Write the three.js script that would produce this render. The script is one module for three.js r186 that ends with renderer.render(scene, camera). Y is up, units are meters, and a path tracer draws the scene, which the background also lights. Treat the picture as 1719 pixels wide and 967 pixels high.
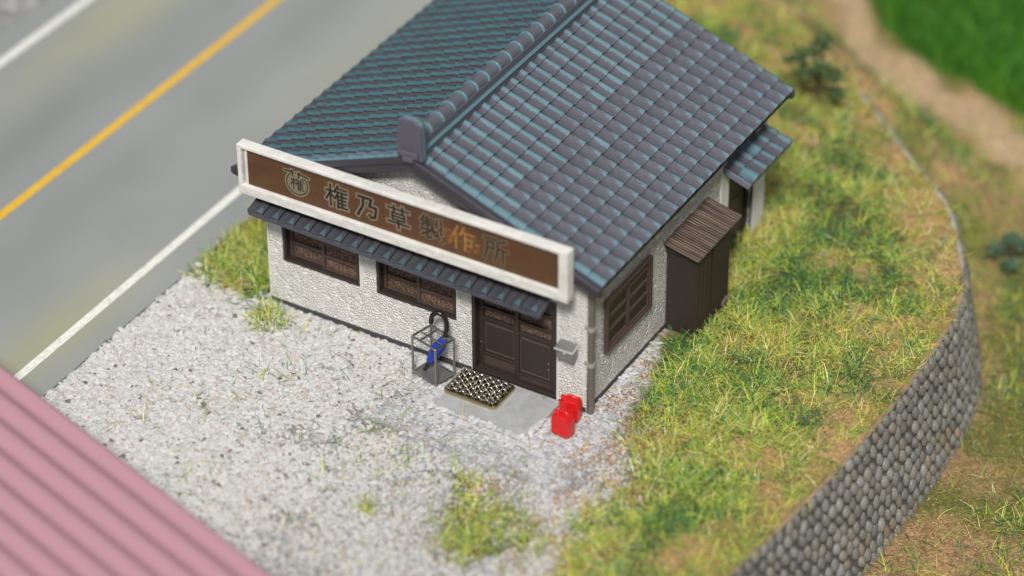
import * as THREE from 'three';
import { RoundedBoxGeometry } from 'three/addons/geometries/RoundedBoxGeometry.js';
import { mergeGeometries } from 'three/addons/utils/BufferGeometryUtils.js';

// ---------- camera, sky, sun, exposure ----------
const renderer = new THREE.WebGLRenderer({ antialias: true });
renderer.setSize(1024, 576);
renderer.toneMapping = THREE.LinearToneMapping;
renderer.toneMappingExposure = 1.05;
renderer.shadowMap.enabled = true;
const scene = new THREE.Scene();
const camera = new THREE.PerspectiveCamera(10.72, 1719 / 967, 1, 400);
camera.position.set(24.501, 29.876, 33.407);
camera.rotation.order = 'YXZ';
camera.rotation.set(-0.6237, 0.5362, -0.005);
camera.focus = 49.2;
camera.filmGauge = 350;
camera.userData.fStop = 1.0;

const skyW = 64, skyH = 32, skyData = new Float32Array(skyW * skyH * 4);
for (let j = 0; j < skyH; j++) for (let i = 0; i < skyW; i++) {
  const y = Math.sin(((j + 0.5) / skyH - 0.5) * Math.PI);
  const up = ((j + 0.5) / skyH - 0.5) * Math.PI, az = ((i + 0.5) / skyW - 0.5) * 2 * Math.PI, q = Math.max(0, (Math.cos(az) * Math.cos(up) * 0.27 + y * 0.75 + Math.sin(az) * Math.cos(up) * 0.6) / 1.0);
  const L = 0.43 * ((y > 0 ? 0.30 + 0.60 * Math.pow(y, 0.8) : 0.2) + 0.5 * q * q);      // thin overcast: brighter overhead and towards the sun
  skyData.set([L * 0.98, L, L * 1.03, 1], (j * skyW + i) * 4);
}
const skyTex = new THREE.DataTexture(skyData, skyW, skyH, THREE.RGBAFormat, THREE.FloatType);
skyTex.mapping = THREE.EquirectangularReflectionMapping;
skyTex.magFilter = skyTex.minFilter = THREE.LinearFilter;
skyTex.needsUpdate = true;
scene.background = skyTex; scene.environment = skyTex;
scene.backgroundIntensity = 1; scene.environmentIntensity = 1;
const sun = new THREE.DirectionalLight(new THREE.Color(1, 0.965, 0.91), 3.5);
sun.position.set(15, 30, 22); sun.target.position.set(4, 0, -2);
sun.castShadow = true; sun.shadow.radius = 20; sun.shadow.mapSize.set(2048, 2048);
Object.assign(sun.shadow.camera, { left: -22, right: 22, top: 22, bottom: -22, near: 1, far: 90 });
scene.add(sun, sun.target);

// ---------- helpers ----------
let seed = 7;
function R() { seed = (seed + 0x6d2b79f5) | 0; let t = Math.imul(seed ^ (seed >>> 15), 1 | seed); t = (t + Math.imul(t ^ (t >>> 7), 61 | t)) ^ t; return ((t ^ (t >>> 14)) >>> 0) / 4294967296; }
const RR = (a, b) => a + (b - a) * R();
const pick = (a) => a[Math.floor(R() * a.length)];
const clamp = THREE.MathUtils.clamp, lerp = THREE.MathUtils.lerp;
const sstep = (a, b, x) => { const t = clamp((x - a) / (b - a), 0, 1); return t * t * (3 - 2 * t); };
function hash(x, y) { let h = Math.imul(x, 374761393) + Math.imul(y, 668265263); h = Math.imul(h ^ (h >>> 13), 1274126177); return ((h ^ (h >>> 16)) >>> 0) / 4294967296; }
function vnoise(x, y, per = 0) {
  const ix = Math.floor(x), iy = Math.floor(y), fx = x - ix, fy = y - iy, u = fx * fx * (3 - 2 * fx), v = fy * fy * (3 - 2 * fy);
  const w = (n) => (per ? ((n % per) + per) % per : n), h = (a, b) => hash(w(a), w(b));
  return lerp(lerp(h(ix, iy), h(ix + 1, iy), u), lerp(h(ix, iy + 1), h(ix + 1, iy + 1), u), v);
}
const fbm = (x, y, o = 4, per = 0) => { let s = 0, a = 0.5, n = 0; for (let i = 0; i < o; i++) { s += a * vnoise(x, y, per); n += a; x *= 2; y *= 2; per *= 2; a *= 0.5; } return s / n; };
function worley(x, y, px, py = px) { // first and second distances, tileable
  const ix = Math.floor(x), iy = Math.floor(y); let a = 9, b = 9;
  for (let j = -1; j <= 1; j++) for (let i = -1; i <= 1; i++) {
    const cx = ((ix + i) % px + px) % px, cy = ((iy + j) % py + py) % py;
    const d = Math.hypot(ix + i + hash(cx, cy) - x, iy + j + hash(cx + 57, cy + 91) - y);
    if (d < a) { b = a; a = d; } else if (d < b) b = d;
  }
  return [a, b];
}
function dataTex(w, h, f, srgb = false) { // f(u, v) -> number or [r, g, b], 0..1
  const d = new Uint8Array(w * h * 4);
  for (let j = 0; j < h; j++) for (let i = 0; i < w; i++) {
    const c = f((i + 0.5) / w, (j + 0.5) / h), o = (j * w + i) * 4;
    for (let k = 0; k < 3; k++) d[o + k] = clamp(Math.round(255 * (c.length ? c[k] : c)), 0, 255);
    d[o + 3] = 255;
  }
  const t = new THREE.DataTexture(d, w, h);
  t.wrapS = t.wrapT = THREE.RepeatWrapping; t.magFilter = THREE.LinearFilter; t.minFilter = THREE.LinearMipmapLinearFilter; t.generateMipmaps = true;
  if (srgb) t.colorSpace = THREE.SRGBColorSpace;
  t.needsUpdate = true; return t;
}
const rep = (t, x, y = x) => { const c = t.clone(); c.repeat.set(x, y); c.needsUpdate = true; return c; };
const lin = (r, g, b) => new THREE.Color().setRGB(r, g, b);
const srgb = (r, g, b) => new THREE.Color(`rgb(${r},${g},${b})`);
const M = (color, roughness = 0.7, o = {}) => new THREE.MeshStandardMaterial({ color, roughness, ...o });
const names = {};
const numbered = (n) => { const k = names[n] = (names[n] ?? -1) + 1; return k ? `${n}_${String(k).padStart(3, '0')}` : n; };
function mesh(name, geo, mat, parent = scene) { const m = new THREE.Mesh(geo, mat); m.name = parent === scene ? numbered(name) : name; m.castShadow = m.receiveShadow = true; parent.add(m); return m; }
function thing(name, label, category, group) { const g = new THREE.Group(); g.name = numbered(name); g.userData = { label, category }; if (group) g.userData.group = group; scene.add(g); return g; }
function tag(o, label, category, group) { Object.assign(o.userData, { label, category }); if (group) o.userData.group = group; return o; }
function struct(name, geo, mat) { const m = mesh(name, geo, mat); m.userData.kind = 'structure'; return m; }
function stuff(o) { o.userData.kind = 'stuff'; return o; }
const box = (x0, x1, y0, y1, z0, z1) => { const g = new THREE.BoxGeometry(x1 - x0, y1 - y0, z1 - z0); g.translate((x0 + x1) / 2, (y0 + y1) / 2, (z0 + z1) / 2); return metric(g); };
const rbox = (x0, x1, y0, y1, z0, z1, r = 0.02, s = 2) => { const g = new RoundedBoxGeometry(x1 - x0, y1 - y0, z1 - z0, s, Math.min(r, (x1 - x0) / 2.01, (y1 - y0) / 2.01, (z1 - z0) / 2.01)); g.translate((x0 + x1) / 2, (y0 + y1) / 2, (z0 + z1) / 2); return metric(g); };
function metric(g) { // uv in metres by the dominant axis of the normal
  const p = g.attributes.position, n = g.attributes.normal, uv = new Float32Array(p.count * 2);
  for (let i = 0; i < p.count; i++) {
    const ax = Math.abs(n.getX(i)), ay = Math.abs(n.getY(i)), az = Math.abs(n.getZ(i));
    if (ay >= ax && ay >= az) uv.set([p.getX(i), p.getZ(i)], i * 2); else if (ax >= az) uv.set([p.getZ(i), p.getY(i)], i * 2); else uv.set([p.getX(i), p.getY(i)], i * 2);
  }
  g.setAttribute('uv', new THREE.BufferAttribute(uv, 2)); return g;
}
function merge(list) { return mergeGeometries(list.map((g) => { const c = g.index ? g.toNonIndexed() : g; for (const k of Object.keys(c.attributes)) if (!['position', 'normal', 'uv'].includes(k)) c.deleteAttribute(k); return c; })); }
function tube(pts, r, seg = 24, rs = 8, closed = false) { return new THREE.TubeGeometry(new THREE.CatmullRomCurve3(pts.map((p) => new THREE.Vector3(...p)), closed), seg, r, rs, closed); }
function rod(a, b, r, rs = 8) { return new THREE.TubeGeometry(new THREE.LineCurve3(new THREE.Vector3(...a), new THREE.Vector3(...b)), 1, r, rs); }
function ball(x, y, z, r) { const g = new THREE.SphereGeometry(r, 8, 6); g.translate(x, y, z); return g; }

// ---------- textures ----------
const stuccoBump = dataTex(512, 512, (u, v) => { // knobbly trowelled plaster, 1.2 m
  const wx = u * 20 + 1.3 * fbm(u * 9, v * 9, 3, 9), wy = v * 28 + 1.3 * fbm(u * 9 + 5, v * 9, 3, 9);
  const [a, b] = worley(wx, wy, 20, 28);
  return clamp(0.42 * sstep(0, 0.55, b - a) + 0.2 * (1 - a) + 0.4 * fbm(u * 36, v * 36, 4, 36), 0, 1);
});
const stuccoCol = dataTex(512, 512, (u, v) => {
  const wx = u * 20 + 1.3 * fbm(u * 9, v * 9, 3, 9), wy = v * 28 + 1.3 * fbm(u * 9 + 5, v * 9, 3, 9);
  const [a, b] = worley(wx, wy, 20, 28), crack = sstep(0.1, 0.0, b - a) * sstep(0.35, 0.6, fbm(u * 6 + 3, v * 6, 3, 6));
  const d = 0.93 + 0.07 * fbm(u * 8, v * 8, 4, 8) - 0.06 * crack; return [d, d * 0.995, d * 0.985];
}, true);
const grainBump = dataTex(256, 256, (u, v) => fbm(u * 32, v * 32, 4, 32));
const fineGrain = dataTex(256, 256, (u, v) => { const n = hash(Math.floor(u * 256), Math.floor(v * 256)); return 0.5 + 0.5 * (0.6 * n + 0.4 * fbm(u * 40, v * 40, 2, 40)); });
const woodBump = dataTex(256, 256, (u, v) => fbm(u * 48, v * 3, 3, 0) * 0.7 + 0.3 * vnoise(u * 90, v * 6));
const speckle = dataTex(256, 256, (u, v) => { // dusty, rough-cast panes
  const n = fbm(u * 64, v * 64, 3, 64), k = sstep(0.42, 0.66, n); return [lerp(0.2, 0.62, k), lerp(0.155, 0.5, k), lerp(0.125, 0.42, k)];
}, true);
const speckleBump = dataTex(256, 256, (u, v) => fbm(u * 64, v * 64, 3, 64));
const groundGrain = dataTex(512, 512, (u, v) => {
  const [a] = worley(u * 40, v * 40, 40), n = fbm(u * 24, v * 24, 5, 24); const d = clamp(0.86 + 0.5 * (n - 0.5) + 0.22 * (0.45 - a), 0.35, 1); return d;
}, true);
const groundBump = dataTex(512, 512, (u, v) => { const [a] = worley(u * 40, v * 40, 40); return 0.6 * (1 - a) + 0.4 * fbm(u * 30, v * 30, 4, 30); });
const roadCol = dataTex(1024, 1024, (u, v) => { // u across the road (7.6 m), v along it (24 m)
  const x = u * 7.6 - 9.25, z = v * 24;
  let g = 0.555 + 0.03 * (fbm(u * 9, v * 30, 4) - 0.5) + 0.018 * (hash(Math.floor(u * 1024), Math.floor(v * 1024)) - 0.5);
  const wear = 0.05 * (Math.exp(-(((x + 3.4) / 0.5) ** 2)) * 0 - Math.exp(-(((x + 4.4) / 0.5) ** 2)) - Math.exp(-(((x + 6.5) / 0.6) ** 2))) * fbm(u * 3, v * 10 + 7, 3);
  g += wear;
  const zz = 14 - 40 * v, yl = (0.35 + 0.9 * fbm(u * 6 + 9, v * 22, 3)) * 0.8 * (Math.exp(-(((x + 2.5) / 0.55) ** 2) - ((zz - 2.6) / 2.2) ** 2) + 0.8 * Math.exp(-(((x + 7.6) / 0.75) ** 2) - ((zz + 6) / 3.2) ** 2) + 0.5 * Math.exp(-(((x + 2.6) / 0.8) ** 2) - ((zz + 7) / 3) ** 2));
  g += 0.05 * (fbm(u * 4 + 2, v * 9 + 1, 4) - 0.5);
  return [g + 0.085 * yl, g + 0.012 + 0.075 * yl, g + 0.012 - 0.075 * yl];
}, true);
roadCol.wrapS = roadCol.wrapT = THREE.ClampToEdgeWrapping;
const mossTint = dataTex(256, 256, (u, v) => { const n = fbm(u * 16, v * 16, 4, 16); return [0.85 + 0.15 * n, 0.85 + 0.15 * n, 0.84 + 0.15 * n]; }, true);

// ---------- materials ----------
const mat = {
  stucco: M(lin(0.82, 0.815, 0.80), 0.8, { map: rep(stuccoCol, 1 / 1.2), bumpMap: rep(stuccoBump, 1 / 1.2), bumpScale: 0.04 }),
  plain: M(lin(0.66, 0.655, 0.64), 0.8, { bumpMap: rep(grainBump, 2), bumpScale: 0.006 }),
  signFrame: M(lin(0.84, 0.825, 0.80), 0.6, { bumpMap: rep(grainBump, 3), bumpScale: 0.008, map: rep(mossTint, 0.7) }),
  brown: M(lin(0.034, 0.023, 0.019), 0.5, { bumpMap: rep(grainBump, 3), bumpScale: 0.005 }),
  brownLight: M(lin(0.072, 0.047, 0.039), 0.5, { bumpMap: rep(grainBump, 3), bumpScale: 0.006 }),
  stuccoSide: M(lin(0.80, 0.79, 0.765), 0.75, { map: rep(stuccoCol, 1 / 1.2), bumpMap: rep(stuccoBump, 1 / 1.2), bumpScale: 0.085 }),
  pane: M(0xffffff, 0.75, { map: rep(speckle, 1.6), bumpMap: rep(speckleBump, 1.6), bumpScale: 0.02 }),
  dark: M(lin(0.02, 0.019, 0.023), 0.6),
  verge: M(lin(0.04, 0.038, 0.05), 0.5, { bumpMap: rep(grainBump, 3), bumpScale: 0.006 }),
  under: M(lin(0.015, 0.014, 0.018), 0.8),
  foundation: M(lin(0.05, 0.05, 0.055), 0.8),
  steel: M(lin(0.45, 0.44, 0.42), 0.32, { metalness: 1 }),
  mail: M(lin(0.30, 0.30, 0.29), 0.45, { metalness: 0.7 }),
  bright: M(lin(0.78, 0.77, 0.73), 0.35, { metalness: 0.6 }),
  pipe: M(lin(0.21, 0.19, 0.165), 0.45, { metalness: 0.45, bumpMap: rep(grainBump, 3), bumpScale: 0.006 }),
  pipeClamp: M(lin(0.42, 0.40, 0.36), 0.5, { metalness: 0.4 }),
  wire: M(lin(0.62, 0.58, 0.50), 0.2, { metalness: 1 }),
  rim: M(lin(0.62, 0.52, 0.30), 0.3, { metalness: 1 }),
  matBase: M(lin(0.03, 0.026, 0.02), 0.5, { metalness: 0.6 }),
  red: M(lin(0.62, 0.012, 0.014), 0.3),
  blue: M(lin(0.012, 0.045, 0.36), 0.45),
  black: M(lin(0.012, 0.012, 0.012), 0.25),
  concrete: M(lin(0.43, 0.44, 0.455), 0.8, { bumpMap: rep(grainBump, 1.5), bumpScale: 0.006, map: rep(mossTint, 0.5) }),
  pink: M(lin(0.40, 0.215, 0.255), 0.6),
  pinkWall: M(lin(0.42, 0.36, 0.34), 0.8),
};

// ---------- the lie of the land ----------
const wallX = [[14, 9.2], [6, 9.45], [2.25, 9.75], [1.3, 9.87], [-0.5, 10.05], [-2.6, 10.11], [-4, 10.08], [-5.1, 10.0], [-6.1, 9.78], [-7.35, 9.12], [-8.25, 8.5], [-9.05, 7.6], [-10, 6.57], [-10.85, 5.59], [-12, 4.2], [-13.2, 2.5], [-14.5, 0.2], [-15.6, -1.6]];
function edgeX(z) { for (let i = 1; i < wallX.length; i++) if (z >= wallX[i][0]) { const a = wallX[i - 1], b = wallX[i]; return lerp(b[1], a[1], clamp((z - b[0]) / (a[0] - b[0]), 0, 1)); } return -1.6; }
const LOW = -2.1;
function lowY(x, z) {
  const bank = sstep(-9.6, -11.8, z), d = (x - edgeX(Math.max(z, -15.6))) * 0.75 + Math.max(0, -15.6 - z) * 0.8;
  const slope = LOW * sstep(0.0, 3.4, d);
  return lerp(LOW, slope - 0.03, bank) + 0.1 * (fbm(x * 0.6 + 40, z * 0.6, 3) - 0.5) + 0.05 * (fbm(x * 3, z * 3 + 9, 2) - 0.5);
}
const gravelEdge = [[6, 8.2], [4, 7.9], [3, 7.45], [2, 7.3], [1, 7.2], [0, 6.95], [-0.5, 6.6], [-1.4, 6.3], [-2.4, 6.05], [-3, 5.9]];
function gx(z) { if (z > 6) return 8.2; for (let i = 1; i < gravelEdge.length; i++) if (z >= gravelEdge[i][0]) { const a = gravelEdge[i - 1], b = gravelEdge[i]; return lerp(b[1], a[1], (z - b[0]) / (a[0] - b[0])); } return 5.5; }
function grassAmount(x, z) { // 0 gravel .. 1 grass
  const n = (fbm(x * 1.3 + 3, z * 1.3, 4) - 0.5) * 1.1;
  let g = sstep(-0.45, 0.55, x - gx(z) + n);
  if (z < -3) g = Math.max(g, x > 3 ? 1 : 0);
  const pt = Math.hypot((x - 6.15) / 1.25, (z - 3.15) / 1.1); g = Math.max(g, 0.72 * sstep(1.15, 0.2, pt + n * 1.5));
  g = Math.max(g, 0.55 * sstep(0.8, 0.1, Math.hypot((x - 3.15) / 0.95, (z - 2.05) / 0.35) + n * 1.3));
  g = Math.max(g, sstep(0.25, -0.45, Math.max(x - 0.1, z - 0.25) + n * 0.8));
  g = Math.max(g, 0.8 * sstep(0.5, 0.1, Math.hypot(x - 0.15, z - 0.55) + n * 0.7));
  if (z < -6.6) g = 1;
  return g;
}
const inHouse = (x, z, m = 0) => x > -m && x < 6 + m && z < m && z > -6.13 - m;
const onSlab = (x, z) => x > 3.72 && x < 5.6 && z > -0.1 && z < 1.2;
const inCabinet = (x, z) => x > 5.9 && x < 6.62 && z > -3.76 && z < -2.53;
const bare = (x, z) => { // how far soil shows between the grass
  const n = fbm(x * 0.9 + 11, z * 0.9 + 4, 4), e = edgeX(z) - x;
  return clamp(sstep(0.5, 0.66, n) * 0.75 + sstep(1.5, 0.25, e + (n - 0.5) * 2.4) * 0.9, 0, 1);
};
function plateY(x, z) { return -0.02 + 0.035 * (fbm(x * 2, z * 2, 3) - 0.5) + 0.07 * grassAmount(x, z) * fbm(x * 3.1, z * 3.1 + 2, 3); }

function sheet(nx, nz, pos, col) {
  const P = [], C = [], U = [], I = [];
  for (let j = 0; j <= nz; j++) for (let i = 0; i <= nx; i++) {
    const [x, y, z] = pos(i / nx, j / nz), c = col(x, z); P.push(x, y, z); C.push(...c); U.push(x, z);
    if (i < nx && j < nz) { const a = j * (nx + 1) + i, b = a + nx + 1; I.push(a, b, a + 1, b, b + 1, a + 1); }
  }
  const g = new THREE.BufferGeometry();
  g.setAttribute('position', new THREE.Float32BufferAttribute(P, 3)); g.setAttribute('color', new THREE.Float32BufferAttribute(C, 3)); g.setAttribute('uv', new THREE.Float32BufferAttribute(U, 2));
  g.setIndex(I); g.computeVertexNormals(); return g;
}
const mix3 = (a, b, t) => a.map((v, i) => lerp(v, b[i], t));
const soilAt = (x, z) => mix3([0.17, 0.13, 0.04], soilBare(x, z), sstep(0.25, 0.75, bare(x, z) + 0.5 * (fbm(x * 5, z * 5, 2) - 0.5)));  // soil under grass darkened: shade between the blades put into its colour
const soilBare = (x, z) => mix3([0.56, 0.35, 0.165], [0.36, 0.29, 0.075], sstep(0.35, 0.65, fbm(x * 1.7 + 2, z * 1.7 + 8, 4)));
const groundMat = M(0xffffff, 0.95, { vertexColors: true, map: rep(groundGrain, 1 / 1.3), bumpMap: rep(groundBump, 1 / 1.3), bumpScale: 0.035 });
const yard = struct('yard_ground', sheet(150, 380, (u, v) => {
  const z = lerp(14, -15.6, v), x = lerp(-1.65, edgeX(z), u); return [x, plateY(x, z), z];
}, (x, z) => {
  const g = grassAmount(x, z), n = fbm(x * 2.2, z * 2.2, 3);
  const gr = mix3([0.50, 0.50, 0.505], [0.40, 0.37, 0.33], sstep(0.5, 0.75, n) * 0.8);
  const crust = sstep(1.0, 0.2, Math.hypot(Math.max(0, 3.7 - x, x - 6.2), Math.max(0, z - 1.2)) + (n - 0.5) * 0.8);
  return mix3(mix3(gr, [0.70, 0.71, 0.74], crust), soilAt(x, z), sstep(0.15, 0.65, g));
}), groundMat);
const lower = struct('lower_ground', sheet(170, 200, (u, v) => {
  const z = lerp(16, -44, v), x = lerp(-3, 42, u * u * 0.55 + u * 0.45); return [x, lowY(x, z), z];
}, (x, z) => {
  const path = pathMask(x, z), fld = fieldMask(x, z);
  let c = mix3([0.50, 0.31, 0.15], [0.19, 0.20, 0.04], sstep(0.38, 0.62, fbm(x * 0.9 + 20, z * 0.9, 4)));
  c = mix3(c, [0.66, 0.46, 0.28], path); return mix3(c, [0.05, 0.14, 0.02], fld);
}), groundMat);
function pathLine(x) { // z of the middle of the footpath at x
  const p = [[-4, -22.5], [2.7, -17.0], [3.85, -15.2], [4.9, -14.85], [5.7, -14.4], [7.85, -13.7], [11, -12.6], [20, -9.6], [42, -2]];
  for (let i = 1; i < p.length; i++) if (x <= p[i][0]) return lerp(p[i - 1][1], p[i][1], clamp((x - p[i - 1][0]) / (p[i][0] - p[i - 1][0]), 0, 1));
  return -2;
}
function pathMask(x, z) { const d = (z - pathLine(x)) * 0.85 + (fbm(x * 1.2, z * 1.2, 3) - 0.5) * 0.9; return sstep(0.75, 0.3, Math.abs(d)); }
function fieldMask(x, z) { const d = (pathLine(x) - z) * 0.85 + (fbm(x, z, 3) - 0.5) * 0.6; return sstep(0.55, 0.9, d); }

// road, printed on a smooth board, with its three lines
{
  const g = new THREE.PlaneGeometry(7.6, 40, 1, 1); g.rotateX(-Math.PI / 2); g.translate(-5.45, 0.015, -6);
  struct('road', g, M(0xffffff, 0.6, { map: roadCol, bumpMap: rep(fineGrain, 14, 70), bumpScale: 0.003 }));
  const edge = box(-1.668, -1.651, -0.3, 0.013, -26, 14); struct('road_edge', edge, M(lin(0.25, 0.25, 0.25), 0.8));
  const lineTex = rep(dataTex(128, 512, (u, v) => { const n = fbm(u * 20, v * 90, 3); return 0.84 + 0.16 * sstep(0.3, 0.5, n); }, true), 1, 6);
  const line = (x0, x1, color, n) => { const p = new THREE.PlaneGeometry(x1 - x0, 40); p.rotateX(-Math.PI / 2); p.translate((x0 + x1) / 2, 0.02, -6); struct(n, p, M(color, 0.6, { map: lineTex })); };
  line(-2.375, -2.215, lin(0.80, 0.80, 0.74), 'road_marking');
  line(-5.49, -5.32, lin(0.76, 0.46, 0.03), 'road_marking');
  line(-8.64, -8.46, lin(0.78, 0.78, 0.75), 'road_marking');
  const far = new THREE.PlaneGeometry(30, 40, 60, 80); far.rotateX(-Math.PI / 2); far.translate(-24.24, -0.02, -6);
  const fp = far.attributes.position; for (let i = 0; i < fp.count; i++) fp.setY(i, -0.03 + 0.06 * fbm(fp.getX(i) * 3, fp.getZ(i) * 3, 2)); metric(far); far.computeVertexNormals();
  struct('ballast_verge', far, M(lin(0.42, 0.42, 0.43), 0.95, { map: rep(groundGrain, 1 / 1.6), bumpMap: rep(groundBump, 1 / 1.6), bumpScale: 0.06 }));
  const under = new THREE.PlaneGeometry(160, 160); under.rotateX(-Math.PI / 2); under.translate(0, -2.6, -10); struct('base_ground', under, M(lin(0.22, 0.2, 0.16), 0.9));
}

// ---------- roof tile paint and shape ----------
const MAUVE = [0.335, 0.337, 0.372], TEAL = [0.375, 0.50, 0.545];
function tilePaint(kind, s, dim = 1) {
  return dataTex(128, 128, (u, v) => { // u 0..1 across, hump near 0.77; v 1 = upper end, lip below 0.1
    const w = 1 - v, x = u - 0.74, n = fbm(u * 9 + s * 13, w * 5 + s * 7, 3) - 0.5, st = fbm(u * 6 + s * 3, w * 26 + s, 2) - 0.5;
    let half = kind === 'full' ? 0.17 + 0.04 * sstep(0.4, 1, w) : kind === 'wedge' ? 0.22 * sstep(0.35, 0.92, w) : kind === 'thin' ? 0.205 + 0.05 * sstep(0.55, 0.9, w) : 0.38;
    if (kind === 'full') half *= sstep(0.05, 0.25, w);
    let t = sstep(0.06, -0.06, Math.abs(x - (kind === 'wedge' ? 0.03 : 0)) - half + n * (kind === 'thin' ? 0.42 : 0.28) + st * 0.14);
    t = Math.max(t * 0.95, 0.5 * sstep(0.8, 0.9, w) * sstep(0.45, 0.6, fbm(u * 8 + s, 3.3 + s, 2)));
    if (kind === 'pale') t = Math.max(t, 0.75 * sstep(-0.25, 0.1, n + 0.1));
    const c = mix3(MAUVE, kind === 'thin' ? [0.27, 0.47, 0.52] : TEAL, clamp(t, 0, 1)), k = 1 + 0.12 * n, jo = sstep(0.0, 0.045, u) * sstep(1, 0.965, u);
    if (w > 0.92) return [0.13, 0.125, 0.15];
    return c.map((q) => q * k * dim * lerp(0.4, 1, jo));
  }, true);
}
const tileMats = { full: [], wedge: [], pale: [], thin: [], awn: [] };  // awn: darker paint, with shade from the sign put into the colour
for (const [k, n] of [['full', 4], ['wedge', 4], ['pale', 2], ['thin', 4], ['awn', 3]]) for (let i = 0; i < n; i++) tileMats[k].push(M(0xffffff, 0.31, { map: tilePaint(k === 'awn' ? 'wedge' : k, i + 1 + k.length, (k === 'awn' ? 0.8 : k === 'thin' ? 0.86 : 1) * (0.97 + 0.02 * i)), bumpMap: rep(grainBump, 0.6), bumpScale: 0.004 }));  // left-slope tiles dimmed too: their dark horizon reflection is in the colour
const hump = (x) => 0.042 * Math.exp(-(((x - 0.25) / 0.2) ** 2)) - 0.008 * Math.exp(-(((x + 0.25) / 0.2) ** 2));
function tileGeo(w, len, lift = 0.034, thick = 0.036, nx = 12) { // local x across, y up from the slope, z down the slope; origin at the lower end's middle
  const P = [], U = [], I = []; const rows = [0, 0.5, 1];
  for (const r of rows) for (let i = 0; i <= nx; i++) { const x = i / nx - 0.5; P.push(x * w, hump(x) * (0.85 + 0.15 * r) + lift * r, (r - 1) * len); U.push(x + 0.5, 1 - r * 0.9); }
  for (let j = 0; j < 2; j++) for (let i = 0; i < nx; i++) { const a = j * (nx + 1) + i, b = a + nx + 1; I.push(a, b, a + 1, b, b + 1, a + 1); }
  const s = P.length / 3; // lip: its own vertices
  for (const d of [0, 1]) for (let i = 0; i <= nx; i++) { const x = i / nx - 0.5; P.push(x * w, hump(x) + lift - d * thick, d * -0.004); U.push(x + 0.5, d ? 0.01 : 0.06); }
  for (let i = 0; i < nx; i++) { const a = s + i, b = a + nx + 1; I.push(a, b, a + 1, b, b + 1, a + 1); }
  for (const e of [0, nx]) { const q = P.length / 3; // side edges
    for (const r of [0, 1]) { const x = e / nx - 0.5; P.push(x * w, hump(x) + lift * r, (r - 1) * len, x * w, hump(x) + lift * r - thick, (r - 1) * len); U.push(0.3, 0.5, 0.3, 0.45); }
    I.push(q, q + 1, q + 2, q + 1, q + 3, q + 2); }
  const g = new THREE.BufferGeometry();
  g.setAttribute('position', new THREE.Float32BufferAttribute(P, 3)); g.setAttribute('uv', new THREE.Float32BufferAttribute(U, 2)); g.setIndex(I); g.computeVertexNormals(); return g;
}

// ---------- the house ----------
const house = thing('house', 'small white plaster workshop with dark blue-grey tiled gable roof beside the road', 'house');
const EAVE = 2.66, RIDGE = 3.97, OUT = 0.363, ZF = 0.321, ZB = -6.336, TH = Math.atan2(RIDGE - EAVE, 3 + OUT), SL = Math.hypot(RIDGE - EAVE, 3 + OUT);
const WIN = { y0: 0.885, y1: 1.86 }, DOOR = [3.896, 5.455, 0, 1.92];
function holed(shape, holes, depth) {
  for (const [x0, x1, y0, y1] of holes) { const h = new THREE.Path(); h.moveTo(x0, y0); h.lineTo(x0, y1); h.lineTo(x1, y1); h.lineTo(x1, y0); h.closePath(); shape.holes.push(h); }
  const g = new THREE.ExtrudeGeometry(shape, { depth, bevelEnabled: false }); return metric(g);
}
const poly = (pts) => { const s = new THREE.Shape(); pts.forEach(([x, y], i) => (i ? s.lineTo(x, y) : s.moveTo(x, y))); s.closePath(); return s; };
{
  const gable = [[0, 0.03], [3.896, 0.03], [3.896, DOOR[3]], [5.455, DOOR[3]], [5.455, 0.03], [6, 0.03], [6, 2.72], [3, 3.88], [0, 2.72]];
  const fr = holed(poly(gable), [[0.292, 1.791, WIN.y0, WIN.y1], [2.107, 3.618, WIN.y0, WIN.y1]], 0.22); fr.translate(0, 0, -0.22);
  mesh('wall', fr, mat.stucco, house);
  const bk = holed(poly([[0.002, 0.03], [5.998, 0.03], [5.998, 2.7], [3, 3.86], [0.002, 2.7]]), [], 0.2); bk.translate(0, 0, -6.13); mesh('wall', bk, mat.stucco, house);
  mesh('wall', box(0, 0.2, 0.03, 2.68, -5.928, -0.222), mat.stucco, house);
  // right-hand wall, drawn with x running away from the viewer, then turned
  const rt = holed(poly([[0.222, 0.03], [4.75, 0.03], [4.75, 1.93], [5.70, 1.93], [5.70, 0.03], [5.928, 0.03], [5.928, 2.66], [0.222, 2.66]]), [], 0.2);
  rt.translate(0, 0, -0.2); rt.rotateY(Math.PI / 2); rt.translate(6, 0, 0); metric(rt);
  mesh('wall', rt, mat.stuccoSide, house);
  mesh('foundation', merge([box(0.012, 3.89, -0.1, 0.085, -0.1, 0.014), box(5.5, 5.985, -0.1, 0.07, -0.1, 0.012), box(5.9, 6.013, -0.1, 0.07, -4.7, -0.12), box(5.9, 6.013, -0.1, 0.07, -6.12, -5.75)]), mat.foundation, house);
  // smooth plaster edging along openings and corners
  mesh('wall_trim', merge([rbox(1.793, 1.835, 0.85, 1.9, -0.05, 0.012, 0.008), rbox(3.62, 3.66, 0.85, 1.9, -0.05, 0.012, 0.008), rbox(5.458, 5.50, 0.03, 1.95, -0.05, 0.012, 0.008), rbox(0, 0.035, 0.09, 2.3, -0.05, 0.010, 0.008), rbox(5.93, 5.968, 0.075, 2.3, -0.05, 0.012, 0.008)]), mat.plain, house);
  mesh('doorway_trim', merge([rbox(5.95, 6.02, 0.02, 2.15, -4.75, -4.47, 0.01), rbox(5.95, 6.02, 0.02, 2.15, -6.13, -5.70, 0.01)]), mat.plain, house);
}
const at = (geo, x, y, z) => { const g = geo.clone(); g.translate(x, y, z); return g; };
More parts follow.
